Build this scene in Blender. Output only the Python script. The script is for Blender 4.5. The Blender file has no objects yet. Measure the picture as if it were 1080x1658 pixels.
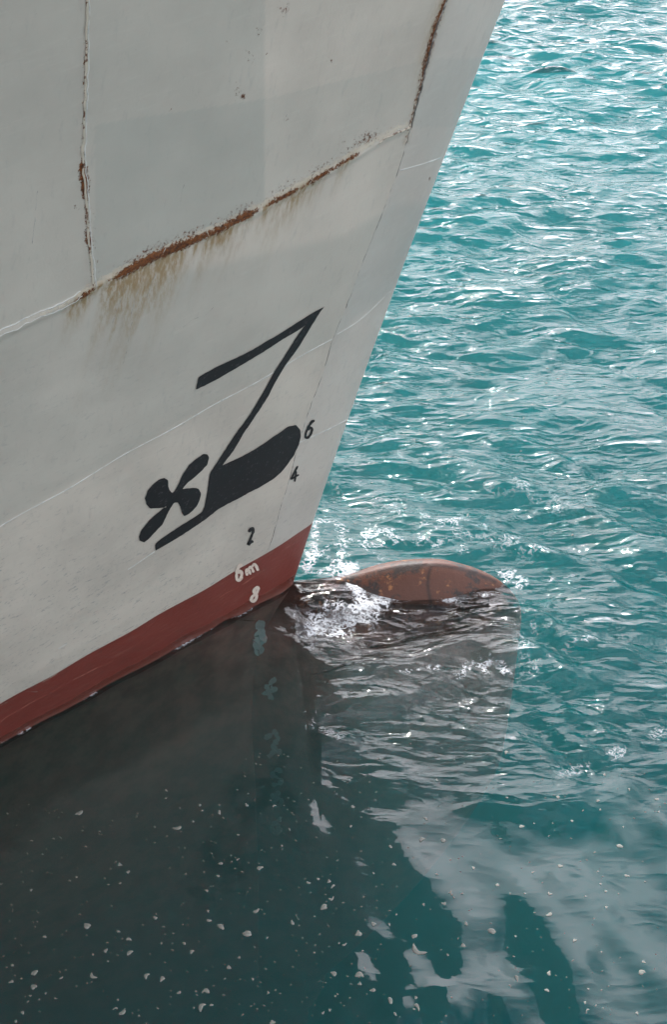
import bpy, math, random
import numpy as np
from mathutils.geometry import delaunay_2d_cdt
from mathutils import Vector
R = math.radians
rng = np.random.default_rng(7)
random.seed(7)
S = bpy.context.scene

# ------------------------------------------------------------------ camera
CAM_H, PITCH, VFOV = 8.5, R(42), R(48)
cam = bpy.data.cameras.new('camera'); camo = bpy.data.objects.new('camera', cam)
S.collection.objects.link(camo); S.camera = camo
camo.location = (0, 0, CAM_H); camo.rotation_euler = (math.pi/2 - PITCH, 0, 0)
cam.sensor_fit = 'VERTICAL'; cam.angle = VFOV; cam.clip_end = 20000; cam.clip_start = 0.05
cam.sensor_height = 24; cam.lens = 12/math.tan(VFOV/2)

# ------------------------------------------------------------------ sky and sun
SUN_EL, SUN_AZ = R(38), R(-13)            # azimuth measured from +y towards +x
W = bpy.data.worlds.new('World'); S.world = W; W.use_nodes = True
nt = W.node_tree; nt.nodes.clear()
def N(nt, t, **k):
    n = nt.nodes.new(t)
    for a, b in k.items(): setattr(n, a, b)
    return n
L = lambda nt, a, b: nt.links.new(a, b)
sky = N(nt, 'ShaderNodeTexSky', sky_type='NISHITA', sun_disc=False, sun_elevation=SUN_EL, sun_rotation=SUN_AZ, air_density=1.0, dust_density=2.0)
tcw = N(nt, 'ShaderNodeTexCoord'); mpw = N(nt, 'ShaderNodeMapping'); mpw.inputs['Scale'].default_value = (1, 1, 2.4)
nzw = N(nt, 'ShaderNodeTexNoise'); nzw.inputs['Scale'].default_value = 2.2; nzw.inputs['Detail'].default_value = 6
rmw = N(nt, 'ShaderNodeValToRGB'); rmw.color_ramp.elements[0].position = .33; rmw.color_ramp.elements[1].position = .57
mxw = N(nt, 'ShaderNodeMix', data_type='RGBA')
bgw = N(nt, 'ShaderNodeBackground'); bgw.inputs['Strength'].default_value = 0.12
ow = N(nt, 'ShaderNodeOutputWorld')
L(nt, tcw.outputs['Generated'], mpw.inputs[0]); L(nt, mpw.outputs[0], nzw.inputs['Vector'])
L(nt, nzw.outputs['Fac'], rmw.inputs[0]); 
sz_ = N(nt, 'ShaderNodeSeparateXYZ'); L(nt, tcw.outputs['Generated'], sz_.inputs[0])
mz_ = N(nt, 'ShaderNodeMapRange', interpolation_type='SMOOTHSTEP'); L(nt, sz_.outputs[2], mz_.inputs[0])   # fewer clouds overhead
for i_, q_ in enumerate((.78, .92, 1.0, .25)): mz_.inputs[i_+1].default_value = q_
mm_ = N(nt, 'ShaderNodeMath', operation='MULTIPLY'); L(nt, rmw.outputs[0], mm_.inputs[0]); L(nt, mz_.outputs[0], mm_.inputs[1])
L(nt, mm_.outputs[0], mxw.inputs['Factor'])
L(nt, sky.outputs[0], mxw.inputs['A']); 
# clouds are brighter towards the sun
vd = N(nt, 'ShaderNodeVectorMath', operation='DOT_PRODUCT'); L(nt, tcw.outputs['Generated'], vd.inputs[0])
vd.inputs[1].default_value = (math.sin(SUN_AZ)*math.cos(SUN_EL), math.cos(SUN_AZ)*math.cos(SUN_EL), math.sin(SUN_EL))
mrw = N(nt, 'ShaderNodeMapRange', interpolation_type='SMOOTHSTEP'); L(nt, vd.outputs['Value'], mrw.inputs[0])
for i_, q_ in enumerate((.1, 1.0, 14.0, 40.0)): mrw.inputs[i_+1].default_value = q_
hsw = N(nt, 'ShaderNodeVectorMath', operation='SCALE'); hsw.inputs[0].default_value = (1.03, 1.0, 1.06); L(nt, mrw.outputs[0], hsw.inputs['Scale'])
L(nt, hsw.outputs[0], mxw.inputs['B'])
L(nt, mxw.outputs['Result'], bgw.inputs[0]); L(nt, bgw.outputs[0], ow.inputs[0])
sun = bpy.data.lights.new('sun', 'SUN'); suno = bpy.data.objects.new('sun', sun); S.collection.objects.link(suno)
sun.energy = 3.2; sun.angle = R(0.5); sun.color = (1, .97, .93)
sd = Vector((math.sin(SUN_AZ)*math.cos(SUN_EL), math.cos(SUN_AZ)*math.cos(SUN_EL), math.sin(SUN_EL)))
suno.rotation_euler = sd.to_track_quat('Z', 'Y').to_euler()
S.view_settings.view_transform = 'Standard'; S.view_settings.look = 'None'
S.view_settings.exposure = 0.30; S.view_settings.gamma = 1
S.render.engine = 'CYCLES'
S.cycles.volume_bounces = 2; S.cycles.max_bounces = 8; S.cycles.transparent_max_bounces = 12
S.cycles.sample_clamp_indirect = 6; S.cycles.caustics_reflective = False; S.cycles.caustics_refractive = False
S.cycles.use_denoising = True

# ------------------------------------------------------------------ helpers
FPX = 829/math.tan(VFOV/2)
ct, st = math.cos(PITCH), math.sin(PITCH)
def rays(uv):
    uv = np.atleast_2d(np.asarray(uv, float))
    a = (uv[:, 0]-540)/FPX; b = (829-uv[:, 1])/FPX
    return np.stack([a, ct + b*st, -st + b*ct], 1)
def on_water(uv, z=0.0):                 # traced photo point -> point on a level plane
    r = rays(uv); return np.array([0, 0, CAM_H]) + r*((z-CAM_H)/r[:, 2])[:, None]
def to_px(x, y, z):
    dz = z-CAM_H
    dep = y*ct - dz*st; up = y*st + dz*ct
    return 540 + FPX*x/dep, 829 - FPX*up/dep
def smooth(a, b, x):
    t = np.clip((x-a)/(b-a), 0, 1); return t*t*(3-2*t)
def hsh(ix, iy, s):
    n = (ix.astype(np.int64)*374761393 + iy.astype(np.int64)*668265263 + s*974634777) & 0x7fffffff
    n = ((n ^ (n >> 13))*1274126177) & 0x7fffffff
    n = n ^ (n >> 16)
    return (n & 0xffff)/65535.0
def vnoise(x, y, s=0):
    x = np.asarray(x, float); y = np.asarray(y, float)
    ix = np.floor(x); iy = np.floor(y); fx = x-ix; fy = y-iy
    fx = fx*fx*fx*(fx*(fx*6-15)+10); fy = fy*fy*fy*(fy*(fy*6-15)+10)
    a = hsh(ix, iy, s); b = hsh(ix+1, iy, s); c = hsh(ix, iy+1, s); d = hsh(ix+1, iy+1, s)
    return (a*(1-fx)+b*fx)*(1-fy) + (c*(1-fx)+d*fx)*fy
def fbm(x, y, s=0, o=4):
    t = 0; a = .5; n = 0
    for k in range(o):
        t = t + a*vnoise(x*2**k, y*2**k, s+k*17); n += a; a *= .5
    return t/n
def seg_dist(px, py, poly):              # distance to a polyline and the position along it (0..1)
    poly = np.asarray(poly, float); best = np.full(px.shape, 1e9); pos = np.zeros(px.shape)
    sl = np.hypot(*np.diff(poly, axis=0).T); cum = np.concatenate([[0], np.cumsum(sl)])
    for i in range(len(poly)-1):
        a, b = poly[i], poly[i+1]; d = b-a; l2 = (d*d).sum()
        t = np.clip(((px-a[0])*d[0]+(py-a[1])*d[1])/l2, 0, 1)
        q = np.hypot(px-a[0]-t*d[0], py-a[1]-t*d[1])
        m = q < best; best = np.where(m, q, best); pos = np.where(m, (cum[i]+t*sl[i])/cum[-1], pos)
    return best, pos
def resample(poly, n, smoothit=False):
    poly = np.asarray(poly, float)
    if smoothit:                          # Catmull-Rom
        P = np.vstack([2*poly[0]-poly[1], poly, 2*poly[-1]-poly[-2]]); out = []
        for i in range(1, len(P)-2):
            t = np.linspace(0, 1, 12, endpoint=False)[:, None]
            out.append(.5*((2*P[i])+(-P[i-1]+P[i+1])*t+(2*P[i-1]-5*P[i]+4*P[i+1]-P[i+2])*t*t+(-P[i-1]+3*P[i]-3*P[i+1]+P[i+2])*t**3))
        poly = np.vstack(out+[P[-2:-1]])
    c = np.concatenate([[0], np.cumsum(np.hypot(*np.diff(poly, axis=0).T))]); s = np.linspace(0, c[-1], n)
    return np.stack([np.interp(s, c, poly[:, 0]), np.interp(s, c, poly[:, 1])], 1)
def mesh_obj(name, V, F, mat, parent=None, smooth_=True, attrs=None):
    me = bpy.data.meshes.new(name); V = np.asarray(V, np.float32)
    if isinstance(F, np.ndarray):
        nf, k = F.shape
        me.vertices.add(len(V)); me.vertices.foreach_set('co', V.ravel())
        me.loops.add(nf*k); me.loops.foreach_set('vertex_index', F.astype(np.int32).ravel())
        me.polygons.add(nf); me.polygons.foreach_set('loop_start', np.arange(0, nf*k, k, dtype=np.int32))
        me.update(calc_edges=True)
    else:
        me.from_pydata([tuple(map(float, v)) for v in V], [], [tuple(map(int, f)) for f in F])
    if smooth_: me.polygons.foreach_set('use_smooth', np.ones(len(me.polygons), bool))
    for k, a in (attrs or {}).items():
        at = me.attributes.new(k, 'FLOAT', 'POINT'); at.data.foreach_set('value', np.asarray(a, np.float32).ravel())
    me.materials.append(mat)
    o = bpy.data.objects.new(name, me); S.collection.objects.link(o)
    if parent: o.parent = parent
    return o
def grid_faces(nr, nc, off=0, flip=False):
    i = np.arange(nr*nc).reshape(nr, nc)+off
    q = np.stack([i[:-1, :-1], i[:-1, 1:], i[1:, 1:], i[1:, :-1]], -1).reshape(-1, 4)
    return q[:, ::-1].copy() if flip else q

# ------------------------------------------------------------------ materials
def new_mat(name):
    m = bpy.data.materials.new(name); m.use_nodes = True
    t = m.node_tree; p = t.nodes['Principled BSDF']; return m, t, p
def noise(t, scale, detail=4, rough=.55, stretch=None, rot=None):
    tc = N(t, 'ShaderNodeTexCoord'); n = N(t, 'ShaderNodeTexNoise')
    n.inputs['Scale'].default_value = scale; n.inputs['Detail'].default_value = detail; n.inputs['Roughness'].default_value = rough
    if stretch or rot:
        mp = N(t, 'ShaderNodeMapping'); mp.inputs['Scale'].default_value = stretch or (1, 1, 1)
        if rot: mp.inputs['Rotation'].default_value = rot
        L(t, tc.outputs['Object'], mp.inputs[0]); L(t, mp.outputs[0], n.inputs['Vector'])
    else: L(t, tc.outputs['Object'], n.inputs['Vector'])
    return n.outputs['Fac']
def mrange(t, v, a, b, c=0., d=1.):
    n = N(t, 'ShaderNodeMapRange', interpolation_type='SMOOTHSTEP')
    L(t, v, n.inputs[0])
    for i, q in enumerate((a, b, c, d)): n.inputs[i+1].default_value = q
    return n.outputs[0]
def mth(t, op, a, b=None, clamp=False):
    n = N(t, 'ShaderNodeMath', operation=op, use_clamp=clamp)
    for i, q in enumerate((a, b)):
        if q is None: continue
        if isinstance(q, (int, float)): n.inputs[i].default_value = q
        else: L(t, q, n.inputs[i])
    return n.outputs[0]
def mixc(t, f, a, b):
    n = N(t, 'ShaderNodeMix', data_type='RGBA')
    for k, q in (('Factor', f), ('A', a), ('B', b)):
        if isinstance(q, tuple): n.inputs[k].default_value = (*q, 1)
        elif isinstance(q, (int, float)): n.inputs[k].default_value = q
        else: L(t, q, n.inputs[k])
    return n.outputs['Result']
def attr(t, name):
    return N(t, 'ShaderNodeAttribute', attribute_name=name).outputs['Fac']
def bump(t, p, h, strength, dist):
    b = N(t, 'ShaderNodeBump'); b.inputs['Strength'].default_value = strength; b.inputs['Distance'].default_value = dist
    L(t, h, b.inputs['Height']); L(t, b.outputs[0], p.inputs['Normal'])

def hull_paint(name, base, base2, tint):
    m, t, p = new_mat(name)
    c = mixc(t, mrange(t, noise(t, .9, 5), .35, .65), base, base2)
    c = mixc(t, mth(t, 'MULTIPLY', mrange(t, noise(t, 9, 6, .7), .5, .75), .20), c, tint)
    # fine horizontal brush / streak marks and vertical wash marks
    c = mixc(t, mth(t, 'MULTIPLY', mrange(t, noise(t, 3.2, 6, .75, (1, 1, 9)), .5, .75), .35), c, tint)
    c = mixc(t, mth(t, 'MULTIPLY', mrange(t, noise(t, 7, 6, .7, (3, 3, .30)), .54, .78), .40), c, (.30, .30, .28))
    # shading of differently angled plates, put into the paint colour
    c = mixc(t, mth(t, 'MULTIPLY', attr(t, 'panel_shade'), .62), c, (base[0]*.70, base[1]*.80, base[2]*.83))
    # scuffs low on the bow
    sc = mth(t, 'MULTIPLY', attr(t, 'scuff'), mrange(t, noise(t, 14, 6, .75, (1, 1, 2.4)), .56, .66))
    c = mixc(t, mth(t, 'MULTIPLY', sc, .65), c, (.19, .20, .21))
    # cream flaking paint beside the welds
    n1 = noise(t, 38, 6, .75)
    fl = mrange(t, mth(t, 'ADD', attr(t, 'flake'), mth(t, 'MULTIPLY', mth(t, 'SUBTRACT', n1, .5), 1.9)), .46, .60)
    c = mixc(t, mth(t, 'MULTIPLY', fl, .55), c, (.58, .52, .40))
    # yellow brown run-off
    ns = noise(t, 9, 6, .7, (4, 4, .35))
    stn = mth(t, 'MULTIPLY', attr(t, 'stain'), mrange(t, ns, .32, .66, .15, 1.35), True)
    c = mixc(t, mth(t, 'MULTIPLY', stn, .80), c, (.26, .16, .045))
    # rust proper
    n2 = noise(t, 48, 10, .82)
    ru = mrange(t, mth(t, 'ADD', attr(t, 'rust'), mth(t, 'MULTIPLY', mth(t, 'SUBTRACT', n2, .5), 3.4)), .50, .66)
    rc = mixc(t, mrange(t, noise(t, 40, 8, .8), .32, .68), (.022, .009, .007), (.24, .085, .022))
    c = mixc(t, ru, c, rc)
    L(t, c, p.inputs['Base Color'])
    p.inputs['Specular IOR Level'].default_value = .42
    rr = mth(t, 'ADD', mth(t, 'MULTIPLY', ru, .45), mrange(t, noise(t, 5, 4), .3, .7, .36, .5), True)
    L(t, rr, p.inputs['Roughness'])
    h = mth(t, 'ADD', mth(t, 'MULTIPLY', ru, .9), mth(t, 'MULTIPLY', noise(t, 60, 5, .6), .25))
    h = mth(t, 'ADD', h, mth(t, 'MULTIPLY', fl, .5))
    h = mth(t, 'ADD', h, mth(t, 'MULTIPLY', noise(t, 6, 3, .5), .6))
    bump(t, p, h, .6, .006)
    return m
M_grey = hull_paint('grey_topside_paint', (.50, .465, .40), (.60, .555, .475), (.66, .62, .535))
M_stem = hull_paint('grey_stem_paint', (.50, .475, .42), (.58, .55, .485), (.64, .61, .54))

m, t, p = new_mat('red_boot_paint'); M_red = m
c = mixc(t, noise(t, 1.7, 5), (.17, .035, .026), (.215, .052, .038))
c = mixc(t, mth(t, 'MULTIPLY', mrange(t, noise(t, 5, 6, .75), .52, .72), .45), c, (.13, .045, .032))
c = mixc(t, mth(t, 'MULTIPLY', mrange(t, noise(t, 4, 5, .7, (1, 1, 12)), .54, .74), .60), c, (.34, .15, .11))
c = mixc(t, mth(t, 'MULTIPLY', mrange(t, noise(t, 2.5, 8, .8, (1, 1, 3)), .58, .66), .5), c, (.09, .03, .022))
c = mixc(t, mth(t, 'MULTIPLY', attr(t, 'slime_brighten'), mrange(t, noise(t, 3.2, 6, .7), .35, .65, .55, .95)), c, (.76, .39, .31))  # pale growth below the waterline, colour brightened to offset the dim underwater light
wet = mrange(t, mth(t, 'ADD', attr(t, 'wet'), mth(t, 'MULTIPLY', mth(t, 'SUBTRACT', noise(t, 5, 6, .65, (1, 1, 2)), .5), .9)), .42, .58)
c = mixc(t, mth(t, 'MULTIPLY', wet, .35), c, (.075, .032, .022))
L(t, c, p.inputs['Base Color']); L(t, mth(t, 'SUBTRACT', .46, mth(t, 'MULTIPLY', wet, .28)), p.inputs['Roughness'])
bump(t, p, mth(t, 'ADD', noise(t, 25, 6, .6), mth(t, 'MULTIPLY', noise(t, 4, 3), 1.5)), .5, .008)

m, t, p = new_mat('worn_bulb_paint'); M_bulb = m
c = mixc(t, noise(t, 2.6, 6, .7), (.080, .030, .018), (.150, .060, .036))
c = mixc(t, mrange(t, noise(t, 2.6, 9, .78), .50, .56), c, (.040, .030, .026))
c = mixc(t, mrange(t, noise(t, 4.6, 9, .8), .56, .62), c, (.34, .15, .06))
c = mixc(t, mth(t, 'MULTIPLY', attr(t, 'slime_brighten'), mrange(t, noise(t, 3.2, 6, .7), .35, .65, .55, .95)), c, (.76, .39, .31))  # submerged growth, lightened here too against the shade under water
c = mixc(t, mth(t, 'MULTIPLY', attr(t, 'seam'), .85), c, (.03, .018, .014))
L(t, c, p.inputs['Base Color']); p.inputs['Roughness'].default_value = .42
p.inputs['Specular IOR Level'].default_value = .45
bump(t, p, noise(t, 18, 8, .7), .7, .015)

def paint(name, col, rough=.45, wear=None, wearcol=(.4, .4, .4), thr=(.62, .70), sc=26):
    m, t, p = new_mat(name)
    c = mixc(t, noise(t, 6, 5), tuple(q*.85 for q in col), tuple(min(1, q*1.2) for q in col))
    if wear: c = mixc(t, mth(t, 'MULTIPLY', mrange(t, noise(t, sc, 7, .7), *thr), wear), c, wearcol)
    L(t, c, p.inputs['Base Color']); p.inputs['Roughness'].default_value = rough
    bump(t, p, noise(t, 40, 5), .3, .002)
    return m
M_black = paint('black_mark_paint', (.010, .010, .011), .62, .6, (.09, .09, .09), (.57, .66))
M_white = paint('white_mark_paint', (.72, .62, .52), .5, .75, (.34, .10, .07), (.60, .66), 34)
M_sub = paint('white_mark_under_water', (.95, .86, .80), .5, .4, (.6, .48, .42), (.60, .66), 14)
M_scribe = paint('pale_weld_line', (.60, .61, .57), .5, .8, (.40, .42, .41), (.52, .62), 12)
M_scribered = paint('pale_red_weld_line', (.42, .17, .12), .5, .9, (.22, .05, .035), (.48, .60), 9)
M_dark = paint('dark_gap', (.10, .095, .085), .7, .9, (.36, .36, .33), (.50, .58), 16)
M_bead = paint('cream_weld_bead', (.50, .46, .37), .6, .95, (.10, .035, .015), (.52, .60), 18)
M_scratch = paint('dull_scratch', (.27, .26, .23), .6, .9, (.42, .42, .39), (.46, .56), 14)
M_deck = paint('deck_paint', (.16, .24, .18), .6)

# ------------------------------------------------------------------ hull form
Y0 = 8.38
zk = np.array([-11.6, -8, -4, -1.5, 0, .8, 2, 3.5, 5, 7, 9, 12.5])
Tk = np.array([.10, .34, .50, .62, .76, .85, .885, .905, .935, 1.0, 1.10, 1.32])
def Tz(z): return sum(np.interp(z+o, zk, Tk) for o in (-.3, -.1, .1, .3))/4
def rz(z): return np.interp(z, [-7, 0, .8, 3.5, 5, 8, 12.5], [.10, .10, .13, .42, .50, .62, .8])
def xs(z): return np.where(z > 0, -.41 + .245*z + .0055*z*z, -.41 + .245*z*np.exp(np.minimum(z, 0)*.9)) - .0
def Bd(d, z):
    de = np.where(d < 5, d, 5+16*(1-np.exp(-(np.maximum(d, 5)-5)/16)))
    return Tz(z)*np.sqrt(np.maximum(de*de+2*rz(z)*de, 0))
def hull_hit(uv):
    r = rays(uv); lo = np.full(len(r), 2.0); hi = np.full(len(r), Y0+.0)
    lo = lo/r[:, 1]; hi = hi/r[:, 1]
    def F(k):
        P = np.array([0, 0, CAM_H])+r*k[:, None]
        return (Y0-P[:, 1]) - Bd(np.maximum(xs(P[:, 2])-P[:, 0], 0), P[:, 2])
    for _ in range(50):
        mid = (lo+hi)/2; f = F(mid); lo = np.where(f > 0, mid, lo); hi = np.where(f > 0, hi, mid)
    return np.array([0, 0, CAM_H])+r*((lo+hi)/2)[:, None]
def hull_normal(P):
    e = 2e-3
    G = lambda p: (Y0-p[:, 1]) - Bd(np.maximum(xs(p[:, 2])-p[:, 0], 1e-5), p[:, 2])
    g = np.stack([(G(P+e*v)-G(P-e*v))/(2*e) for v in np.eye(3)], 1)
    return g/np.linalg.norm(g, axis=1, keepdims=True)
def lift(uv, h):
    P = hull_hit(uv); n = hull_normal(P); return P+n*h

# ---- lines traced on the plating (photo pixels, carried onto the hull surface)
WELD = [(-60, 568), (0, 541), (60, 515), (105, 497), (133, 480), (160, 463), (190, 447), (245, 418), (300, 395), (350, 374), (390, 354), (430, 334), (470, 313), (510, 291), (545, 270), (578, 250), (612, 230), (640, 215), (660, 206)]
VERT = [(139, -60), (139, 0), (137, 100), (134, 190), (133, 262), (138, 320), (141, 370), (146, 415), (150, 462)]
STEMSEAM = [(752, -60), (722, 0), (704, 48), (690, 100), (678, 150), (664, 205), (650, 262), (628, 325), (604, 385), (578, 450), (560, 497), (540, 545), (520, 615), (503, 660), (488, 705), (470, 770), (455, 820), (445, 855), (434, 890)]
PALE = [[(-60, 890), (0, 853), (100, 796), (200, 737), (300, 681), (400, 626), (470, 587), (537, 549)],
        [(545, 541), (590, 513), (640, 466)], [(484, 718), (520, 700), (562, 678)], [(648, 276), (680, 266), (712, 255)],
        [(205, 921), (228, 907), (250, 893)], [(94, 1051), (108, 1043)]]

def plate_attrs(P):
    u, v = to_px(P[:, 0], P[:, 1], P[:, 2])
    vis = (v > -250) & (u > -400)
    a = {}
    d1, p1 = seg_dist(u, v, WELD)
    above = v < np.interp(u, [q[0] for q in WELD], [q[1] for q in WELD])
    n = fbm(u/14, v/14, 3, 3)
    amt = np.interp(u, [0, 100, 118, 132, 150, 165, 180, 195, 250, 300, 340, 360, 400, 425, 440, 470, 485, 520, 535, 575, 585, 660], [0, 0, .4, .8, .6, .2, .35, .9, 1, 1, .72, .8, 1, .45, .75, .85, .45, .85, .65, .75, .35, .3])
    wd = np.interp(u, [0, 110, 135, 170, 200, 300, 400, 425, 450, 580, 600, 660], [1, 2, 6, 3, 9, 9.5, 8, 3, 6, 5, 2, 2])*(.75+.5*n)
    dd = np.where(above, d1*1.0, d1*1.25)
    rust = amt*np.exp(-(dd/wd)**2)*1.12
    spk = np.exp(-((d1-12)/11)**2)*above*amt*.46*(u > 180) + np.exp(-np.hypot((u-597)/22, (v-222)/16)**2)*.40
    d2, p2 = seg_dist(u, v, VERT)
    am2 = np.interp(v, [-50, 0, 60, 100, 200, 255, 268, 300, 322, 350, 372, 392, 405, 460], [.42, .42, .5, .62, .5, .5, 1.15, 1.15, .8, .7, .75, 1.0, .65, .5])
    w2 = np.interp(v, [0, 200, 262, 272, 305, 330, 370, 385, 400, 460], [2.6, 3, 4, 7.5, 7.5, 4, 4, 8, 4, 2.5])
    rust = np.maximum(rust, am2*np.exp(-(d2/w2)**2))
    spk = np.maximum(spk, np.exp(-((u-np.interp(v, [q[1] for q in VERT], [q[0] for q in VERT])-9)/9)**2)*.26*(v > 330)*(v < 480))
    d3, p3 = seg_dist(u, v, STEMSEAM)
    am3 = np.interp(v, [-50, 0, 40, 95, 150, 205, 240, 300], [.85, .85, .85, .9, .62, .6, .3, .0])
    rust = np.maximum(rust, am3*np.exp(-(d3/np.interp(v, [0, 100, 210, 300], [5, 6.5, 3.5, 2]))**2))
    for (cu, cv, s_, am) in ((393, 157, 5, .8), (464, 192, 5, .5), (369, 68, 3, .62), (414, 137, 3, .62), (432, 85, 3, .6), (121, 335, 4, .55), (124, 342, 3, .6), (418, 52, 9, .4), (460, 15, 12, .4), (535, 97, 6, .45), (174, 320, 2.5, .65), (275, 178, 2.5, .6), (331, 172, 2.5, .6), (107, 108, 2.5, .6), (84, 51, 3, .5), (405, 92, 16, .30), (385, 150, 18, .26), (556, 230, 14, .3), (770, 175, 3, .5), (696, 289, 3, .6)):
        spk = np.maximum(spk, am*1.15*np.exp(-((u-cu)**2/(s_*.8)**2+(v-cv)**2/(s_*1.2)**2)))
    a['rust'] = np.clip(np.maximum(rust, spk), 0, 1.3)*vis
    fl = np.maximum(np.exp(-((d1-3)/11)**2)*np.where(above, 1, .35)*np.interp(u, [-50, 0, 110, 180, 600, 660], [.35, .35, .6, .85, .7, .6]), np.exp(-(d2/5.5)**2)*.5)
    fl = np.maximum(fl, np.exp(-(d3/9)**2)*.6*(v < 235)); a['flake'] = fl*vis
    # stains run down and left under the weld
    below = np.where(above, 0, d1)
    su = u + .42*(v-np.interp(u, [q[0] for q in WELD], [q[1] for q in WELD]))
    stv = fbm(su/15, su*0+v/150, 9, 3)
    sl = np.interp(su, [90, 125, 140, 165, 190, 230, 290, 340, 380, 430, 470, 500, 520, 560, 590], [0, 26, 26, 3, 60, 80, 62, 36, 36, 26, 34, 20, 22, 14, 0])
    stn = np.where(above, np.exp(-(d1/6)**2)*.5, np.exp(-(below/np.maximum(sl, 1))**1.3))*smooth(.25, .62, stv)*(sl > 3)
    stn2 = .5*np.exp(-((u-np.interp(v, [q[1] for q in STEMSEAM], [q[0] for q in STEMSEAM])+4)/10)**2)*smooth(180, 60, v)
    a['stain'] = np.clip(np.maximum(stn*1.15, stn2), 0, 1)*vis
    pan = .55*smooth(2, -2, u-(428+0*(v)))*above
    wv = np.interp(u, [q[0] for q in WELD], [q[1] for q in WELD])
    pan = pan + .35*above*(v > np.interp(u, [130, 430, 700], [205, 160, 95]))*(u > 152)
    pan = pan + .40*(~above)*smooth(14, -14, v-np.interp(u, [0, 300, 560, 620], [620, 540, 372, 320])) *0
    pan = pan + .55*(~above)*smooth(-10, 10, v-np.interp(u, [0, 130, 560, 640], [500, 480, 380, 330]))*smooth(10, -10, v-np.interp(u, [0, 330, 540, 640], [850, 662, 549, 466]))
    a['panel_shade'] = np.clip(pan, 0, 1)*vis  # plate-angle shading painted as darker tones, plate by plate
    a['scuff'] = (smooth(500, 640, v)*.35+smooth(800, 960, v)*.65)*vis + 0*(u)
    return a, u, v

def plate_offset(P):
    u, v = to_px(P[:, 0], P[:, 1], P[:, 2])
    d1, _ = seg_dist(u, v, WELD); d2, _ = seg_dist(u, v, VERT); d3, _ = seg_dist(u, v, STEMSEAM)
    h = .010*np.exp(-(d1/6)**2) + .007*np.exp(-(d2/5)**2) + .006*np.exp(-(d3/4)**2)*(v < 230)
    h = h*(.6+.8*fbm(u/9, v/9, 5, 2))
    h = h + .026*(fbm(P[:, 0]*1.1, P[:, 2]*1.1, 21, 2)-.5) + .0035*(fbm(P[:, 0]*5, P[:, 2]*5, 31, 2)-.5)
    # frames telegraphing through the plating
    h = h + .0055*np.cos(2*np.pi*(P[:, 0]-.05)/.62)
    vis = (v > -250) & (u > -500)
    return h*vis

# seam distance from the stem as a function of height
Ps = hull_hit(resample(STEMSEAM, 60)); ordz = np.argsort(Ps[:, 2])
SZ = Ps[ordz, 2]; SD = (xs(Ps[:, 2])-Ps[:, 0])[ordz]
def dseam(z): return np.interp(z, SZ, SD)
Pb = hull_hit([(505, 850), (380, 921), (250, 996), (120, 1073), (0, 1145)])
ZB = float(np.median(Pb[:, 2])); print('boot z', Pb[:, 2].round(2), 'seam d', SD[::12].round(2), SZ[::12].round(2))

ship = bpy.data.objects.new('ship', None); S.collection.objects.link(ship)
ship.location = (0, 0, 0)
ship['label'] = 'grey ship bow with red boot topping, rusty weld seams and black bulb symbol'
ship['category'] = 'ship'

def patch(name, mat, zrow, dfun, off=True, amat=True):
    """grid over rows of z and columns of d; port side (towards camera) plus a coarser starboard side"""
    Z = np.repeat(zrow[:, None], len(dfun(zrow[0])), 1)
    D = np.stack([dfun(z) for z in zrow]); nr, nc = Z.shape
    P = np.stack([xs(Z)-D, Y0-Bd(D, Z), Z], -1).reshape(-1, 3)
    if off:
        n = hull_normal(np.where((D.reshape(-1, 1) < .002), P-[[.002, .02, 0]], P))
        o = plate_offset(P)*smooth(0, .08, D.ravel())
        P = P+n*o[:, None]
    a, u, v = plate_attrs(P)
    ri = sorted(set(list(range(0, nr, 10))+[nr-1])); ci = sorted(set([0, 2, 5, 9]+list(range(0, nc, 12))+[nc-1]))
    ci = [c for c in ci if c < nc]
    Q = P.reshape(nr, nc, 3)[np.ix_(ri, ci)].copy().reshape(-1, 3); Q[:, 1] = 2*Y0-Q[:, 1]
    F = np.vstack([grid_faces(nr, nc, 0, True), grid_faces(len(ri), len(ci), nr*nc, False)])
    at = {k: np.concatenate([x, np.zeros(len(Q))]) for k, x in a.items()}
    at['slime_brighten'] = np.concatenate([smooth(.12, -.25, P[:, 2]), smooth(.1, -.3, Q[:, 2])])  # depth mask for the growth and its painted brightening
    at['wet'] = np.concatenate([smooth(.26, .04, q_[:, 2])*smooth(-.16, -.04, q_[:, 2]) for q_ in (P, Q)])
    return mesh_obj(name, np.vstack([P, Q]), F, mat, ship, True, at)

fine = np.arange(0, 5.4, .012)
nose = np.linspace(0, 1, 46)**1.7
far = 5.4+np.cumsum(.05*1.09**np.arange(60))
zfine = np.linspace(ZB, 6.6, 470); zup = np.linspace(6.6, 12, 30)[1:]
zall = np.concatenate([zfine, zup])
patch('topside_plating', M_grey, zall, lambda z: np.concatenate([dseam(z)+np.arange(0, 5.0, .012), dseam(z)+5.0+np.cumsum(.06*1.1**np.arange(50))]))
patch('stem_plate', M_stem, zall, lambda z: dseam(z)*nose)
zlow = np.concatenate([np.linspace(-11.3, -2.5, 50)[:-1], np.linspace(-2.5, ZB, 150)])
patch('boot_topping', M_red, zlow, lambda z: np.concatenate([(np.linspace(0, 1, 30)**1.8)*.5, .5+np.cumsum(np.full(150, .035)), 5.75+np.cumsum(.08*1.1**np.arange(45))]))
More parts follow.
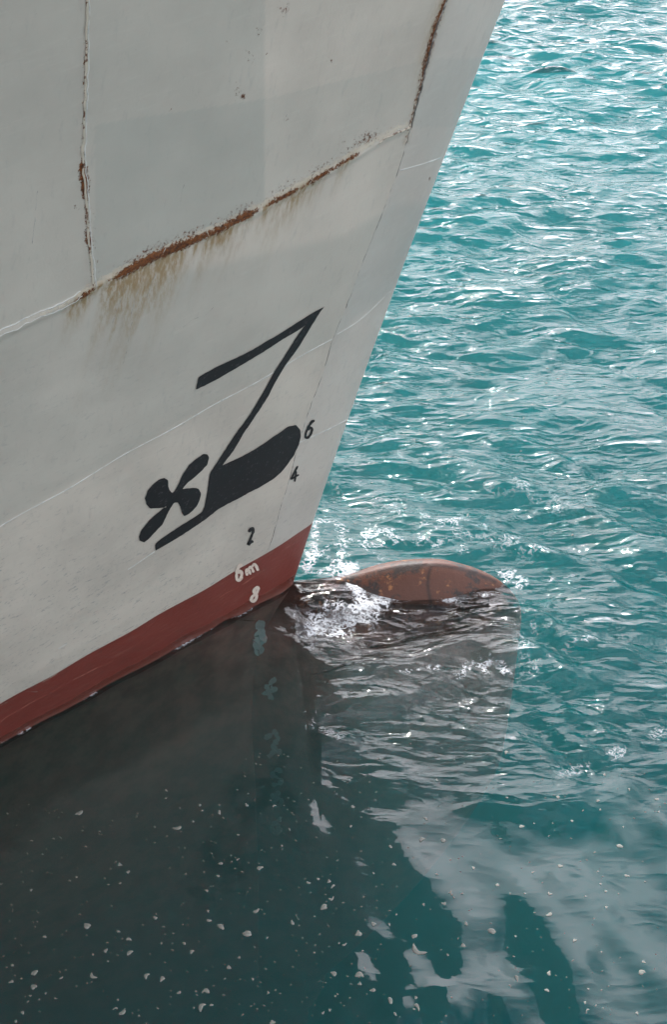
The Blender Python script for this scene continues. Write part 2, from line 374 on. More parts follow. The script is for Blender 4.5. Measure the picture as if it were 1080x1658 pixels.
# deck and bulwark rail closing the top
dd = np.concatenate([np.linspace(0, 1, 20)**2*2, 2+np.cumsum(.4*1.08**np.arange(34))])
zt = np.full(len(dd), 11.4)
A = np.stack([xs(zt)-dd, Y0-Bd(dd, zt)+.05, zt], 1); B_ = A.copy(); B_[:, 1] = 2*Y0-A[:, 1]; A[0, 0] -= .05; B_[0, 0] -= .05
mesh_obj('deck', np.vstack([A, B_]), grid_faces(2, len(dd), 0, False), M_deck, ship)
zt = np.full(len(dd), 12.0); sec = []
for (oy, oz) in ((.0, .003), (-.10, .003), (-.10, .12), (.12, .12), (.12, .003)):
    n = np.stack([xs(zt)-dd - 0*oy, Y0-Bd(dd, zt)+oy, zt+oz], 1); sec.append(n)
pr = np.vstack(sec); ps_ = pr.copy(); ps_[:, 1] = 2*Y0-ps_[:, 1]
mesh_obj('bulwark_rail', np.vstack([pr, ps_]), np.vstack([grid_faces(5, len(dd)), grid_faces(5, len(dd), len(pr))]), M_grey, ship)

# ------------------------------------------------------------------ bulbous bow (one part, with its seam line)
BX0, BX1, BZ, BHH, BW = -1.6, 2.02, -2.25, 2.28, .92
tt = np.linspace(0, 1, 260); aa = np.linspace(0, 2*np.pi, 300, endpoint=False)
ze_top = np.interp(tt, [0, .25, .42, .5, .58, .66, .75, .85, .92, 1], [-.22, -.06, -.01, .07, .19, .25, .27, .18, .09, -.10])
ze_top = np.convolve(np.pad(ze_top, 9, 'edge'), np.ones(19)/19, 'valid')
rad = np.where(tt < .62, 1, np.sqrt(np.clip(1-((tt-.62)/.38)**2.6, 0, 1)))
wid = np.convolve(np.pad(np.interp(tt, [0, .15, .35, .62, 1], [.05, .25, .72, 1.0, 1.0]), 20, 'edge'), np.ones(41)/41, 'valid')*BW*rad**.9
TT, AA = np.meshgrid(tt, aa, indexing='ij')
pw = 2/1.62
cy = np.sign(np.cos(AA))*np.abs(np.cos(AA))**pw; cz = np.sign(np.sin(AA))*np.abs(np.sin(AA))**pw
top = (ze_top-BZ)[:, None]; top = top*rad[:, None]**.12
bz_ = np.where(cz > 0, BZ+cz*top, BZ+cz*(BHH+5.2)*rad[:, None]**.5)
bx = BX0+(BX1-BX0)*TT*(1-.55*np.clip((-2.6-bz_)/5.5, 0, 1)**1.3)
by = Y0-cy*wid[:, None]
bz_ = bz_+.012*(fbm(bx*2.3, by*2.3, 5, 3)-.5)
sm = np.exp(-((bx-1.02-.06*np.sin(by*9))/.018)**2)*(by < Y0-.02)*(bz_ > -.06)
sm = np.maximum(sm, np.exp(-((by-(Y0-.03-.10*0))/.022)**2)*(bz_ > 0)*(bx > .45))
V = np.stack([bx, by, bz_], -1).reshape(-1, 3)
i = np.arange(len(tt)*len(aa)).reshape(len(tt), len(aa)); j = np.roll(i, -1, 1)
F = np.stack([i[:-1], i[1:], j[1:], j[:-1]], -1).reshape(-1, 4)
mesh_obj('bulbous_bow', V, F, M_bulb, ship, True, {'seam': sm.ravel(), 'slime_brighten': smooth(-.12, -.6, bz_).ravel()})

# ------------------------------------------------------------------ seams as fine raised lines
def tube_line(name, uvs, rad_px, mat, h=.002, wob=0.0, n=None, flat=.5, smoothit=True, gaps=None):
    length = np.hypot(*np.diff(np.asarray(uvs, float), axis=0).T).sum()
    n = n or max(8, int(length/3)); q = resample(uvs, n, smoothit)
    if wob:
        q = q + (np.stack([fbm(np.arange(n)/4, np.zeros(n), 3, 2), fbm(np.arange(n)/4, np.zeros(n), 8, 2)], 1)-.5)*2*wob
    P = hull_hit(q); nr_ = hull_normal(P); P = P+nr_*(plate_offset(P)+h)[:, None]
    tg = np.gradient(P, axis=0); tg /= np.linalg.norm(tg, axis=1, keepdims=True); bi = np.cross(nr_, tg)
    rm = rad_px/155*(.6+.8*fbm(np.arange(n)/3, np.zeros(n), 13, 2))
    V = []
    for k in range(5):
        a = math.pi*k/4; V.append(P+bi*(np.cos(a)*rm)[:, None]+nr_*(np.sin(a)*rm*flat-.003)[:, None])
    V = np.stack(V, 1).reshape(-1, 3)
    return mesh_obj(name, V, grid_faces(n, 5), mat, ship)
for q in PALE: tube_line('weld_line', q, 1.0, M_scribe, .0015)
tube_line('weld_line', WELD[:5], .6, M_scribe, .002, 2.2)
tube_line('weld_line', [(u-2, v-7) for u, v in WELD[:5]], .8, M_scribe, .002, 1.5)
tube_line('weld_line', WELD[16:], 1.3, M_bead, .004, 1.5)
tube_line('weld_line', VERT, 1.0, M_bead, .004, 1.2)
tube_line('weld_line', [(u+5, v) for u, v in VERT], .55, M_scribe, .003, 1.8)
tube_line('weld_line', STEMSEAM[:6], 1.3, M_dark, .003, 1.0)
tube_line('weld_line', STEMSEAM[5:], .75, M_dark, .001, .7)
tube_line('weld_line', [(0, 1170), (60, 1134), (120, 1100), (185, 1068)], .8, M_scribered, .001, .8)
tube_line('weld_line', [(225, 1037), (300, 1000)], .6, M_scribered, .001, .8)
tube_line('weld_line', [(355, 966), (390, 948), (424, 924)], .8, M_scribered, .001, .8)
tube_line('paint_edge', [(-60, 1180), (0, 1145.5), (120, 1073), (250, 996), (380, 921.5), (505, 850)], .8, M_bead, .0005, .5)
for q in ([(62, 310), (56, 370), (48, 420), (41, 460)], [(213, 520), (206, 560), (200, 590)], [(240, 425), (222, 470), (210, 512)], [(268, 400), (250, 445), (228, 500)], [(345, 497), (338, 508), (330, 513)], [(322, 513), (308, 522), (296, 530)],
          [(465, 185), (460, 200)], [(527, 430), (523, 445), (518, 460)], [(60, 1120), (40, 1122), (24, 1122)], [(150, 990), (165, 986), (182, 983)], [(60, 905), (80, 898)], [(300, 300), (294, 330)], [(205, 440), (196, 480), (180, 530)]):
    tube_line('scratch_mark', q, .6, M_scratch, .0012, 1.2)

# ------------------------------------------------------------------ painted marks
def decal(name, outline, mat, parent, h=.005, step=9, ragged=.0, holes=()):
    def ring(o):
        o = np.asarray(o, float); q = resample(np.vstack([o, o[:1]]), max(12, int(np.hypot(*np.diff(np.vstack([o, o[:1]]), axis=0).T).sum()/2.5)))[:-1]
        if ragged:
            k = np.arange(len(q)); q = q+(np.stack([fbm(k/2.2, k*0, 7, 2), fbm(k/2.2, k*0, 17, 2)], 1)-.5)*2*ragged
        return q
    rings = [ring(outline)]+[ring(x) for x in holes]
    pts = []; edges = []
    for r_ in rings:
        b = len(pts); pts += [tuple(x) for x in r_]; edges += [(b+i, b+(i+1) % len(r_)) for i in range(len(r_))]
    mn = rings[0].min(0); mx_ = rings[0].max(0)
    def inside(P, r_):
        c = False; x, y = P
        for i in range(len(r_)):
            x1, y1 = r_[i]; x2, y2 = r_[i-1]
            if (y1 > y) != (y2 > y) and x < (x2-x1)*(y-y1)/(y2-y1)+x1: c = not c
        return c
    for gx in np.arange(mn[0], mx_[0], step):
        for gy in np.arange(mn[1], mx_[1], step):
            if inside((gx, gy), rings[0]) and not any(inside((gx, gy), r_) for r_ in rings[1:]):
                if min(np.hypot(*(r_-[gx, gy]).T).min() for r_ in rings) > step*.4: pts.append((gx, gy))
    v2, e2, f2, *_ = delaunay_2d_cdt([Vector(p_) for p_ in pts], edges, [], 0, 1e-4)
    keep = []
    for f in f2:
        c_ = np.mean([v2[i] for i in f], axis=0)
        if inside(c_, rings[0]) and not any(inside(c_, r_) for r_ in rings[1:]): keep.append(f)
    uv = np.array([tuple(x) for x in v2]); P = hull_hit(uv); n = hull_normal(P)
    P = P+n*(np.maximum(plate_offset(P), -.02)+h)[:, None]
    return mesh_obj(name, P, [f[::-1] for f in keep], mat, parent)
from mathutils.bvhtree import BVHTree
def tree_of(o):
    me = o.data; return BVHTree.FromPolygons([v.co.copy() for v in me.vertices], [tuple(p_.vertices) for p_ in me.polygons])
TREES = [tree_of(bpy.data.objects['boot_topping']), tree_of(bpy.data.objects['bulbous_bow'])]
def wet_hit(uv, h):                      # first surface met below the water, hull or bulb
    out = []
    for d in rays(uv):
        best = None
        for T_ in TREES:
            q = T_.ray_cast(Vector((0, 0, CAM_H)), Vector(d).normalized())
            if q[0] is not None and (best is None or q[3] < best[3]): best = q
        n = best[1]; n = n if n.dot(Vector(d)) < 0 else -n
        out.append(best[0]+n*h)
    return np.array([tuple(x) for x in out])
def stroke(name, strokes, w, mat, parent, h=.005, ragged=.25):
    V = []; F = []; b = 0
    for si, s_ in enumerate(strokes):
        s_ = np.asarray(s_, float)
        n = max(10, int(np.hypot(*np.diff(s_, axis=0).T).sum()/1.2)); q = resample(s_, n, len(s_) > 2)
        if mat is M_sub:              # seen through ripples
            q = q+np.stack([3.2*np.sin(q[:, 1]/2.6+si)+1.5*np.sin(q[:, 1]/1.3), 1.8*np.sin(q[:, 0]/3)], 1)
        tg = np.gradient(q, axis=0); tg /= np.linalg.norm(tg, axis=1, keepdims=True); no = np.stack([-tg[:, 1], tg[:, 0]], 1)
        k = np.arange(n); ww = w/2*(1+ragged*(3.2 if mat is M_sub else 2)*(fbm(k/3., k*0+si, 11, 2)-.5))
        ww = np.maximum(ww, .25)*np.clip(np.minimum(k, n-1-k)/2.+.55, 0, 1)
        E_ = np.stack([q-no*ww[:, None], q+no*ww[:, None]], 1).reshape(-1, 2)
        
        if mat is M_sub: P = wet_hit(E_, .02+si*.002)
        else: P = hull_hit(E_); nn = hull_normal(P); P = P+nn*(plate_offset(P)+h+si*.0006)[:, None]
        V.append(P); F.append(grid_faces(n, 2, b)); b += 2*n
    return mesh_obj(name, np.vstack(V), np.vstack(F), mat, parent)

# bulb symbol: flag-like stem line, keel block and base line in one painted mark
BULB = [(524.4, 495.7), (516, 507), (504.7, 526), (485.5, 559.5), (461.4, 591), (444.5, 617), (430, 644), (411, 672), (393, 700), (378, 728), (359, 753), (385, 741), (406, 729), (420, 720), (440, 706), (455, 697), (465, 690), (479, 688), (486, 696), (487, 706), (484, 720), (476, 737), (466, 751), (455, 764), (443, 774), (420, 789), (404, 797), (388, 807), (370, 816), (352, 826), (332, 841), (310, 855), (288, 869), (268, 881), (251, 891), (250, 881), (258, 874), (285, 855), (310, 839), (326, 829), (330, 820), (335, 790), (338, 768), (341, 762), (352, 746), (366, 724), (383, 698), (403.6, 668), (425, 632), (442, 602), (466, 567), (483, 541), (494, 526.5), (481, 536), (457, 549), (432, 564), (408, 578), (384, 593), (348, 615), (330, 624), (315.5, 630), (320.5, 610), (348, 595), (384, 577), (408, 564), (432, 550), (457, 537), (481, 522), (502, 509)]
emb = decal('bulb_symbol', BULB, M_black, ship, ragged=.35); emb['label'] = 'black painted bulbous bow symbol'
PROP = [(276, 812), (268, 821), (255, 822), (242, 823), (236, 816), (234, 806), (238, 794), (246, 784), (256, 775), (264, 772), (270, 776), (271, 786), (273, 793), (277, 797), (280, 795), (286, 784), (293, 768), (303, 752), (316, 741), (327, 734), (334, 734), (337, 740), (334, 751), (326, 760), (312, 772), (300, 782), (293, 790), (300, 789), (312, 788), (320, 790), (324, 797), (322, 809), (316, 820), (306, 830), (297, 835), (293, 830), (290, 819), (286, 812), (280, 813), (275, 821), (268, 836), (262, 850), (251, 861), (240, 873), (233, 878), (225, 875), (224, 868), (229, 858), (240, 844), (252, 832), (262, 823), (268, 818)]
pm = decal('propeller_symbol', PROP[1:], M_black, ship, ragged=.5, h=.0052); pm['label'] = 'black painted propeller symbol'

def fig(ch, cx, cy, sx, sy, sh, mat, w, rag=.3, h=.005):
    G = {'6': [[(.9, -1), (.3, -.8), (-.3, -.2), (-.7, .5), (-.6, 1), (0, .95), (.45, .5), (.55, -.02), (.1, -.15), (-.35, .15)]],
         '4': [[(.8, -1), (-.75, .7)], [(-.8, .7), (1.05, .1)], [(.45, -.35), (.1, 1)]],
         '2': [[(-.7, -.55), (-.2, -.9), (.5, -1), (.35, -.4), (.0, .2), (-.45, .95), (.05, .75), (.7, .5)]],
         '5': [[(.8, -1), (-.2, -.9), (-.4, -.1), (.3, -.1), (.5, .5), (.0, 1), (-.6, .8)]],
         '8': [[(.15, -.05), (-.35, -.45), (-.05, -.95), (.45, -.9), (.45, -.4), (.1, -.05), (-.5, .35), (-.5, .85), (.0, 1), (.5, .65), (.45, .1), (.12, -.05)]],
         'b': [[(.55, -1), (-.25, -.75), (-.6, -.1), (-.55, .7), (-.1, 1), (.45, .7), (.5, .05), (.0, -.2), (-.4, .1)]],
         'm': [[(-.95, .95), (-.9, .1), (-.7, -.1), (-.55, .0), (-.35, .75)], [(-.5, -.1), (-.2, -.5), (.0, -.4), (.2, .4)], [(.1, -.5), (.5, -.95), (.75, -.8), (.95, .1)]]}
    o = stroke('draught_mark', [[(cx+x*sx+y*sh, cy+y*sy) for x, y in s_] for s_ in G[ch]], w, mat, ship, h, rag)
    return o
def lab(o, s): o['label'] = s
lab(fig('6', 501, 694.5, 7, 14, -2, M_black, 3.6), 'black figure 6')
lab(fig('4', 476, 767, 7.5, 12.5, 0, M_black, 2.9, .15), 'black figure 4')
lab(fig('2', 405.5, 868.5, 6, 13, -1.5, M_black, 4.2), 'black figure 2')
lab(fig('b', 387, 926.5, 7, 13, -1.0, M_white, 5.2), 'white figure 6')
lab(fig('m', 407, 922, 10, 10, 2, M_white, 4.3), 'white letter m')
lab(fig('8', 412, 962, 6.8, 11.5, -2.5, M_white, 4.8), 'white figure 8')
lab(fig('6', 419, 1029, 9, 24, 1, M_sub, 9.5, .6), 'white figure 6 seen just under the water')
for (ch, cx, cy, sx, sy, w_) in (('4', 436, 1112, 10, 17, 7), ('2', 445, 1204, 14, 19, 8), ('5', 448, 1258, 11, 12, 7), ('8', 450, 1293, 10, 10, 7), ('6', 449, 1335, 10, 12, 7)):
    fig(ch, cx, cy, sx, sy, 1, M_sub, w_*.85, .55)

# ------------------------------------------------------------------ water
def wave_set(lo, hi, n, spread, seed, mean=-90):
    g = np.random.default_rng(seed); out = []
    for lam in np.exp(np.linspace(np.log(lo), np.log(hi), n)):
        lam *= g.uniform(.93, 1.07); th = R(mean+g.normal(0, spread)); k = 2*np.pi/lam
        out.append((k*np.cos(th), k*np.sin(th), lam, g.uniform(0, 2*np.pi)))
    return out
W_SHORT = wave_set(.20, .70, 50, 17, 3)
W_MID = wave_set(.55, 2.2, 22, 30, 5, -97)
W_LONG = wave_set(2.2, 9, 9, 25, 6, -80)
W_DIAG = wave_set(.30, .95, 12, 6, 12, -119)
W_CALM = wave_set(.36, 1.7, 18, 60, 8, -60)
def zones(x, y):
    u, v = to_px(x, y, 0*x)
    n = fbm(x*.8, y*.8, 41, 3)
    # calm water in the lee of the hull and towards the camera
    edge = np.interp(u, [-300, 0, 480, 520, 700, 850, 1100, 1500], [980, 990, 1000, 1240, 1285, 1270, 1190, 1120])
    calm = smooth(-70, 95, v-edge+(n-.5)*150*smooth(450, 560, u))
    calm = np.where(y < 0.5, 1, calm)
    dn, _ = seg_dist(x, y, [(-.2, Y0), (1.9, Y0)])
    near = np.exp(-(dn/1.1)**2)
    return u, v, calm, near
def waves(x, y, small=True):
    u, v, calm, near = zones(x, y)
    wx = x+.16*(fbm(x*.55, y*.55, 51, 2)-.5)*4; wy = y+.22*(fbm(x*.6+9, y*.6, 61, 2)-.5)*4
    gust = .55+.9*fbm(x*.22, y*.33, 71, 3)
    s_ = 0; m_ = 0; l_ = 0; c_ = 0
    dist = np.hypot(x, y)
    for kx, ky, lam, ph in W_SHORT:
        fade = smooth(lam*115, lam*70, dist) if lam < .35 else 1
        s_ = s_+lam**1.12*np.sin(kx*wx+ky*wy+ph)*fade
    for kx, ky, lam, ph in W_MID: m_ = m_+lam**1.15*np.sin(kx*wx+ky*wy+ph)
    for kx, ky, lam, ph in W_LONG: l_ = l_+lam*np.sin(kx*x+ky*y+ph)
    for kx, ky, lam, ph in W_CALM: c_ = c_+lam*np.sin(kx*(x+.5*(wx-x))+ky*(y+.5*(wy-y))+ph)
    A = (1-calm)
    g_ = 0
    for kx, ky, lam, ph in W_DIAG: g_ = g_+lam**1.1*np.sin(kx*wx+ky*wy+ph)
    dm = smooth(500, 700, u)*smooth(420, 600, v)*A
    lee = 1-.30*near*(y > Y0-.35)+.55*near*smooth(Y0-.25, Y0-.6, y)
    e = .0100*s_*A*gust*lee*(1-.35*dm) + .0125*g_*dm + .0072*m_*(A*.9+.06)*lee + .0035*l_*(A*.8+.2)*smooth(2, 18, dist)
    # sharpen crests
    e = e + 1.3*np.clip(e, 0, .2)**2*A
    e = e + .0056*c_*calm*(.3+.7*smooth(380, 680, u))
    # bow wave ring spreading from the bulb
    P = seg_dist(x, y, [(0, Y0), (1.9, Y0)])[0]
    ring = P+.10*(fbm(x*2, y*2, 81, 2)-.5)
    e = e + .011*np.sin(ring*2*np.pi/.42)*np.exp(-((ring-1.3)/.9)**2)*smooth(500, 700, u)*(.3+.7*A)
    return e
def arr(v): return np.asarray(v, float)
ys = [-6.0]
rows = np.concatenate([np.linspace(-40, 3.0, 60)[:-1], 3.0*np.exp(np.linspace(0, np.log(30/3.0), 1010))[:-1], 30*np.exp(np.linspace(0, np.log(4000/30), 150))])
ncol = 760
c0 = np.linspace(-1, 1, ncol)
ext = np.cumsum(.02*1.11**np.arange(70)); cc = np.concatenate([-1-ext[::-1], c0, 1+ext])
slant = np.hypot(np.maximum(rows, 0), CAM_H); half = np.where(rows > 0, (rows*ct+CAM_H*st)*540/FPX*1.12, CAM_H*.75*540/FPX*1.12)
X = half[:, None]*cc[None, :]; Y = np.repeat(rows[:, None], len(cc), 1)
fade_far = smooth(700, 150, np.hypot(X, Y))
xf, yf = X.ravel(), Y.ravel()
Z = (waves(xf, yf)*fade_far.ravel())
u, v, calm, near = zones(xf, yf)
def blob(poly, w, a): # foam strength around a traced line on the water
    q = on_water(poly)[:, :2]; d, _ = seg_dist(xf, yf, q if len(q) > 1 else np.vstack([q, q+.01])); return a*np.exp(-(d/w)**2)
foam = np.zeros(len(xf))
for poly, w_, a_ in (
    ([(512, 860), (506, 900), (500, 930)], .09, .75), ([(525, 855), (560, 870), (620, 872)], .16, .42),
    ([(568, 925), (578, 950), (590, 990)], .14, 1.15), ([(520, 900), (545, 930), (560, 960)], .08, .45),
    ([(505, 1003), (545, 992), (590, 985), (615, 965)], .17, 1.25), ([(620, 958), (680, 968), (740, 972), (800, 962), (840, 945)], .035, .6),
    ([(800, 905), (822, 925), (845, 935)], .09, .5), ([(790, 965), (850, 945), (930, 935)], .04, .45), ([(860, 1090), (900, 1060), (960, 1040)], .05, .35), ([(640, 1100), (700, 1085), (760, 1080)], .03, .4), ([(735, 1090), (770, 1082), (800, 1076), (830, 1085)], .07, .66),
    ([(640, 880), (720, 884), (790, 905)], .07, .35), ([(850, 1000), (860, 1100)], .2, .2), ([(510, 1010), (500, 1050)], .06, .3),
    ([(880, 1255), (980, 1225), (1080, 1180)], .10, .22), ([(540, 780), (700, 830), (860, 900)], .3, .16),
    ([(500, 1150), (520, 1185), (560, 1200)], .07, .3)):
    foam = np.maximum(foam, blob(poly, w_, a_))
dc = np.abs(yf-(Y0-Bd(np.maximum(xs(0.0)-xf, 0), 0*xf))); foam = np.maximum(foam, .62*np.exp(-(dc/.022)**2)*(xf < -.3)*(fbm(xf*2, yf*2, 12, 3) > .36))
foam = foam + .18*smooth(.010, .05, Z)*(1-calm)*smooth(.45, .8, fbm(xf*.5, yf*.5, 91, 3))
rough = np.clip((1-calm)*(.55+.9*fbm(xf*.4, yf*.5, 95, 3)), 0.065, 1.2)*(1+.9*near*smooth(Y0-.25, Y0-.6, yf))
top = np.stack([xf, yf, Z], 1); nr, nc = Y.shape
iv = np.arange(nr*nc).reshape(nr, nc)
bd = np.concatenate([iv[0, :], iv[1:, -1], iv[-1, -2::-1], iv[-2:0:-1, 0]])
low = top[bd].copy(); low[:, 2] = -30; nb = len(bd); bi_ = np.arange(nb); bn = (bi_+1) % nb
skirt = np.stack([bd[bi_], nr*nc+bi_, nr*nc+bn, bd[bn]], 1)
Vw = np.vstack([top, low]); Fw = np.vstack([grid_faces(nr, nc, 0), skirt])
me = mesh_obj('sea_water', Vw, Fw, bpy.data.materials.new('sea_water'), None, True, {'foam': np.concatenate([foam, np.zeros(nb)]), 'rough': np.concatenate([rough, np.zeros(nb)])})
import bmesh
bm = bmesh.new(); bm.from_mesh(me.data); bm.verts.ensure_lookup_table()
f = bm.faces.new([bm.verts[nr*nc+i] for i in range(nb)][::-1]); f.smooth = False
bm.to_mesh(me.data); bm.free()
me['kind'] = 'structure'
m = me.data.materials[0]; m.use_nodes = True; t = m.node_tree; t.nodes.clear()
out = N(t, 'ShaderNodeOutputMaterial')
tc = N(t, 'ShaderNodeTexCoord')
def wn(scale, detail, stretch, rot=0, dis=.5):
    mp = N(t, 'ShaderNodeMapping'); mp.inputs['Scale'].default_value = stretch; mp.inputs['Rotation'].default_value = (0, 0, R(rot))
    n = N(t, 'ShaderNodeTexNoise'); n.inputs['Scale'].default_value = scale; n.inputs['Detail'].default_value = detail; n.inputs['Roughness'].default_value = .55
    n.inputs['Distortion'].default_value = dis
    L(t, tc.outputs['Object'], mp.inputs[0]); L(t, mp.outputs[0], n.inputs['Vector']); return n.outputs['Fac']
ra = attr(t, 'rough')
def ridge(sc, det, stretch, rot, dis):
    a_ = mth(t, 'MULTIPLY', mth(t, 'ABSOLUTE', mth(t, 'SUBTRACT', wn(sc, det, stretch, rot, dis), .5)), 3.2)
    a_ = mth(t, 'SUBTRACT', 1.0, a_, True)
    return mth(t, 'POWER', a_, 1.7)
hb = mth(t, 'ADD', ridge(1.9, 2.2, (.36, 1.25, 1), 5, .35), mth(t, 'MULTIPLY', ridge(3.6, 2, (.42, 1.15, 1), -14, .4), .55))
hb = mth(t, 'ADD', hb, mth(t, 'MULTIPLY', wn(9, 3, (.5, 1.2, 1), 18), .45))
hb = mth(t, 'MULTIPLY', hb, mth(t, 'ADD', ra, .02))
bmp = N(t, 'ShaderNodeBump'); bmp.inputs['Strength'].default_value = 1; bmp.inputs['Distance'].default_value = .045; L(t, hb, bmp.inputs['Height'])
fr = N(t, 'ShaderNodeFresnel'); fr.inputs['IOR'].default_value = 1.50; L(t, bmp.outputs[0], fr.inputs['Normal'])
gl = N(t, 'ShaderNodeBsdfGlossy'); gl.inputs['Roughness'].default_value = .035; L(t, bmp.outputs[0], gl.inputs['Normal'])
tr = N(t, 'ShaderNodeBsdfTransparent'); tr.inputs[0].default_value = (.97, .99, .99, 1)
mx = N(t, 'ShaderNodeMixShader'); L(t, fr.outputs[0], mx.inputs[0]); L(t, tr.outputs[0], mx.inputs[1]); L(t, gl.outputs[0], mx.inputs[2])
fa = attr(t, 'foam')
lace = mth(t, 'ABSOLUTE', mth(t, 'SUBTRACT', wn(17, 8, (1, 1.5, 1), 20, .15), .5))
lace = mth(t, 'SUBTRACT', 1.0, mth(t, 'MULTIPLY', lace, 9.0), True)
lace = mth(t, 'MULTIPLY', lace, mrange(t, wn(5, 6, (1, 1, 1)), .38, .62, .15, 1.1))
fm = mrange(t, mth(t, 'ADD', mth(t, 'MULTIPLY', fa, .62), mth(t, 'MULTIPLY', lace, .80)), .55, 1.15)
fm = mth(t, 'MULTIPLY', fm, mrange(t, fa, .04, .25), True)
df = N(t, 'ShaderNodeBsdfPrincipled'); df.inputs['Base Color'].default_value = (.75, .79, .82, 1); df.inputs['Roughness'].default_value = .5
b2 = N(t, 'ShaderNodeBump'); b2.inputs['Distance'].default_value = .03; L(t, wn(24, 5, (1, 1, 1)), b2.inputs['Height']); L(t, b2.outputs[0], df.inputs['Normal'])
mf = N(t, 'ShaderNodeMixShader'); L(t, mth(t, 'MULTIPLY', fm, .8), mf.inputs[0]); L(t, mx.outputs[0], mf.inputs[1]); L(t, df.outputs[0], mf.inputs[2])
L(t, mf.outputs[0], out.inputs['Surface'])
sc_ = N(t, 'ShaderNodeVolumeScatter'); sc_.inputs['Color'].default_value = (.05, .88, .95, 1); sc_.inputs['Density'].default_value = .27; sc_.inputs['Anisotropy'].default_value = .52
ab = N(t, 'ShaderNodeVolumeAbsorption'); ab.inputs['Color'].default_value = (.30, .86, .90, 1); ab.inputs['Density'].default_value = .10
ad = N(t, 'ShaderNodeAddShader'); L(t, sc_.outputs[0], ad.inputs[0]); L(t, ab.outputs[0], ad.inputs[1]); L(t, ad.outputs[0], out.inputs['Volume'])

# seabed far below
m, t, p = new_mat('dark_sand'); L(t, mixc(t, noise(t, .4, 5), (.10, .12, .09), (.16, .16, .11)), p.inputs['Base Color'])
sb = mesh_obj('seabed', [(-8000, -60, -29.5), (8000, -60, -29.5), (8000, 5000, -29.5), (-8000, 5000, -29.5)], [(0, 1, 2, 3)], m); sb['kind'] = 'structure'

# ------------------------------------------------------------------ floating foam flecks
M_fleck = paint('foam_fleck', (.16, .17, .15), .6, .6, (.30, .31, .26), (.5, .65), 60)
def fleck_mesh(r, asp, seed):
    g = np.random.default_rng(seed); n = 14; V = [(0, 0, r*.22)]; F = []
    a = np.linspace(0, 2*np.pi, n, endpoint=False); rr = 1+.30*np.sin(a*2+g.uniform(0, 6))*g.uniform(.3, 1)+.16*np.sin(a*3+g.uniform(0, 6))+.07*g.uniform(-1, 1, n); bend = g.uniform(-.6, .6)
    for lv, (k, z) in enumerate(((.55, .18), (.95, .06), (1.0, -.05), (.8, -.16))):
        for i in range(n):
            x = r*asp*k*rr[i]*math.cos(a[i]); y = r*k*rr[i]*math.sin(a[i]); y += bend*x*x/(r*asp)
            V.append((x, y, r*z))
    for i in range(n): F.append((0, 1+i, 1+(i+1) % n))
    for l_ in range(3):
        for i in range(n): a_ = 1+l_*n; F.append((a_+i, a_+n+i, a_+n+(i+1) % n, a_+(i+1) % n))
    return V, F
def shade_zone(u, v): return u < 600-.0*v and v < 1560
spots = [(128, 1316, 9), (355, 1316, 7), (287, 1340, 9), (399, 1305, 6), (193, 1400, 6), (207, 1412, 6), (420, 1406, 9), (357, 1398, 6), (499, 1430, 6), (515, 1424, 5), (533, 1428, 7), (539, 1436, 6), (537, 1457, 8), (524, 1468, 10), (140, 1500, 11), (251, 1487, 8), (358, 1500, 9), (400, 1512, 12), (415, 1476, 8), (338, 1491, 7), (208, 1521, 8), (171, 1540, 8), (209, 1543, 9), (298, 1528, 6), (310, 1541, 8), (370, 1567, 8), (387, 1551, 5), (55, 1575, 9), (54, 1598, 9), (18, 1590, 7), (149, 1581, 8), (262, 1585, 9), (236, 1580, 9), (333, 1604, 10), (325, 1630, 10), (290, 1608, 7), (198, 1640, 10), (36, 1640, 7), (409, 1585, 5), (434, 1607, 5), (581, 1512, 11), (582, 1578, 11), (541, 1576, 8), (583, 1594, 7), (558, 1530, 5), (473, 1494, 6), (683, 1359, 8), (718, 1360, 8), (632, 1373, 7), (638, 1401, 7), (571, 1305, 6), (568, 1337, 5), (845, 1338, 7), (1004, 1370, 10), (890, 1450, 7), (806, 1432, 6), (797, 1506, 11), (750, 1532, 8), (675, 1541, 14), (671, 1515, 9), (755, 1497, 7), (890, 1484, 9), (930, 1526, 6), (838, 1583, 8), (889, 1578, 8), (886, 1604, 7), (1040, 1573, 10), (1043, 1557, 6), (632, 1622, 10), (604, 1604, 7), (676, 1631, 9), (719, 1465, 7), (908, 1402, 7), (1016, 1416, 6), (981, 1249, 6), (1065, 1293, 6), (903, 1295, 6), (926, 1331, 5), (1019, 1280, 5), (982, 1470, 6), (605, 1496, 8), (690, 1326, 6), (820, 1217, 7), (730, 1446, 6), (767, 1404, 5), (440, 1655, 8), (160, 1665, 7), (640, 1644, 5)]
g = random.Random(4)
for _ in range(95):
    spots.append((g.uniform(0, 1080), 1658-420*g.random()**1.2*(.9 if g.random() < .8 else 1), g.uniform(2.6, 5)))
for _ in range(22): spots.append((g.uniform(560, 1080), g.uniform(480, 900), g.uniform(2.5, 4)))
seen_ = set(); nfl = 0
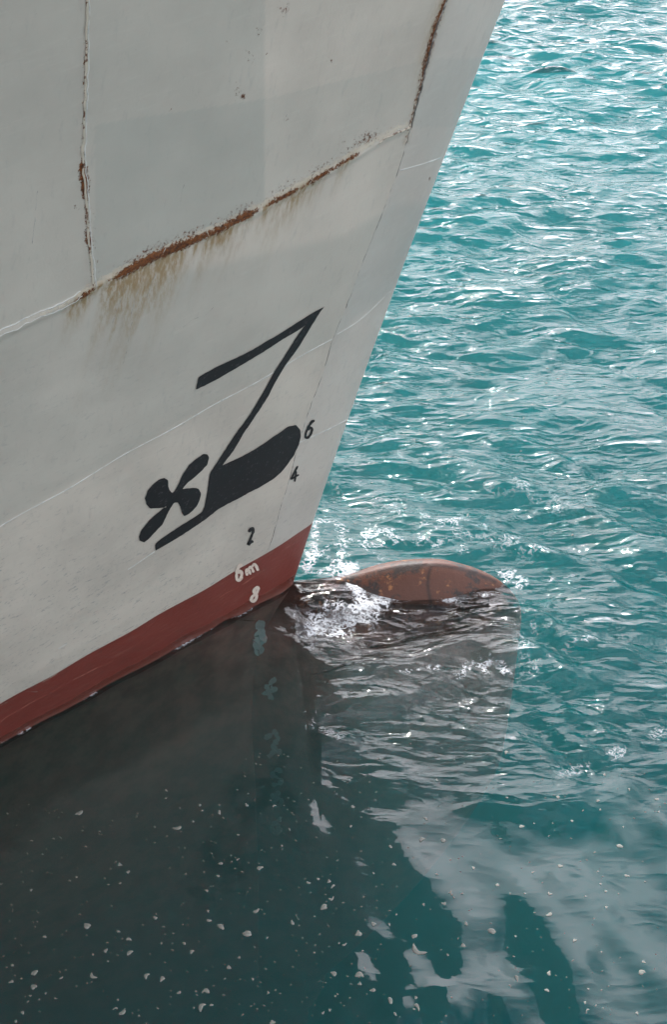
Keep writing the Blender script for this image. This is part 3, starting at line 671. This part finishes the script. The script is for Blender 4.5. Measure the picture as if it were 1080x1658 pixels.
for k, (u_, v_, s_) in enumerate(spots):
    P = on_water([(u_, v_)])[0]
    if P[1] > Y0-Bd(max(xs(0.)-P[0], 0), np.array(0.))-.05 and P[0] < -.35 and v_ < 1240: continue
    scl = np.hypot(P[1], CAM_H)/FPX
    Vf, Ff = fleck_mesh(s_*scl*.37, g.uniform(1.0, 1.9) if s_ < 9 else g.uniform(1.2, 2.0), k)
    o = mesh_obj('foam_fleck', Vf, Ff, M_fleck)
    z = float(waves(np.array([P[0]]), np.array([P[1]]))[0])
    o.location = (P[0], P[1], z+.004); o.rotation_euler = (0, 0, g.uniform(-1.0, 1.0))
    small = s_ < 5.2
    dark = u_ < 600
    far_ = v_ < 950
    if far_: L_, G_ = 'tiny pale fleck of foam on the rippled turquoise water right of the bow', 'flecks on the rippled water'
    elif dark and not small: L_, G_ = 'large pale foam fleck floating on the dark water below the hull', 'large flecks on the dark water'
    elif dark: L_, G_ = 'small pale foam fleck floating on the dark water below the hull', 'small flecks on the dark water'
    elif not small: L_, G_ = 'large pale foam fleck floating on the smooth green water at lower right', 'large flecks on the green water'
    else: L_, G_ = 'small pale foam fleck floating on the smooth green water at lower right', 'small flecks on the green water'
    o['label'] = L_; o['group'] = G_; o['category'] = 'foam fleck'
# tiny specks, uncountable: one object
V = []; F = []
for k in range(900):
    u_ = g.uniform(-10, 1090); v_ = 1670-470*g.random()**.9
    if u_ > 620 and g.random() < .55: continue
    if v_ < 1300 and u_ < 380: continue
    P = on_water([(u_, v_)])[0]; z = float(0)
    V.append((P[0], P[1], 0)); F.append(g.uniform(.5, 1.9)*np.hypot(P[1], CAM_H)/FPX*.6)
Vc = np.array(V); zc = waves(Vc[:, 0], Vc[:, 1]); VV = []; FF = []
for k in range(len(Vc)):
    r_ = F[k]; b = len(VV); asp = g.uniform(1, 2.6); th = g.uniform(-.9, .9)
    for i in range(6):
        a = i*math.pi/3; x = r_*asp*math.cos(a); y = r_*math.sin(a)
        VV.append((Vc[k, 0]+x*math.cos(th)-y*math.sin(th), Vc[k, 1]+x*math.sin(th)+y*math.cos(th), zc[k]-.002))
    VV.append((Vc[k, 0], Vc[k, 1], zc[k]+.004+r_*.4))
    for i in range(6): FF.append((b+i, b+(i+1) % 6, b+6))
o = mesh_obj('foam_specks', VV, FF, M_fleck); o['kind'] = 'stuff'; o['label'] = 'fine pale specks of foam scattered over the smooth water'; o['category'] = 'foam specks'
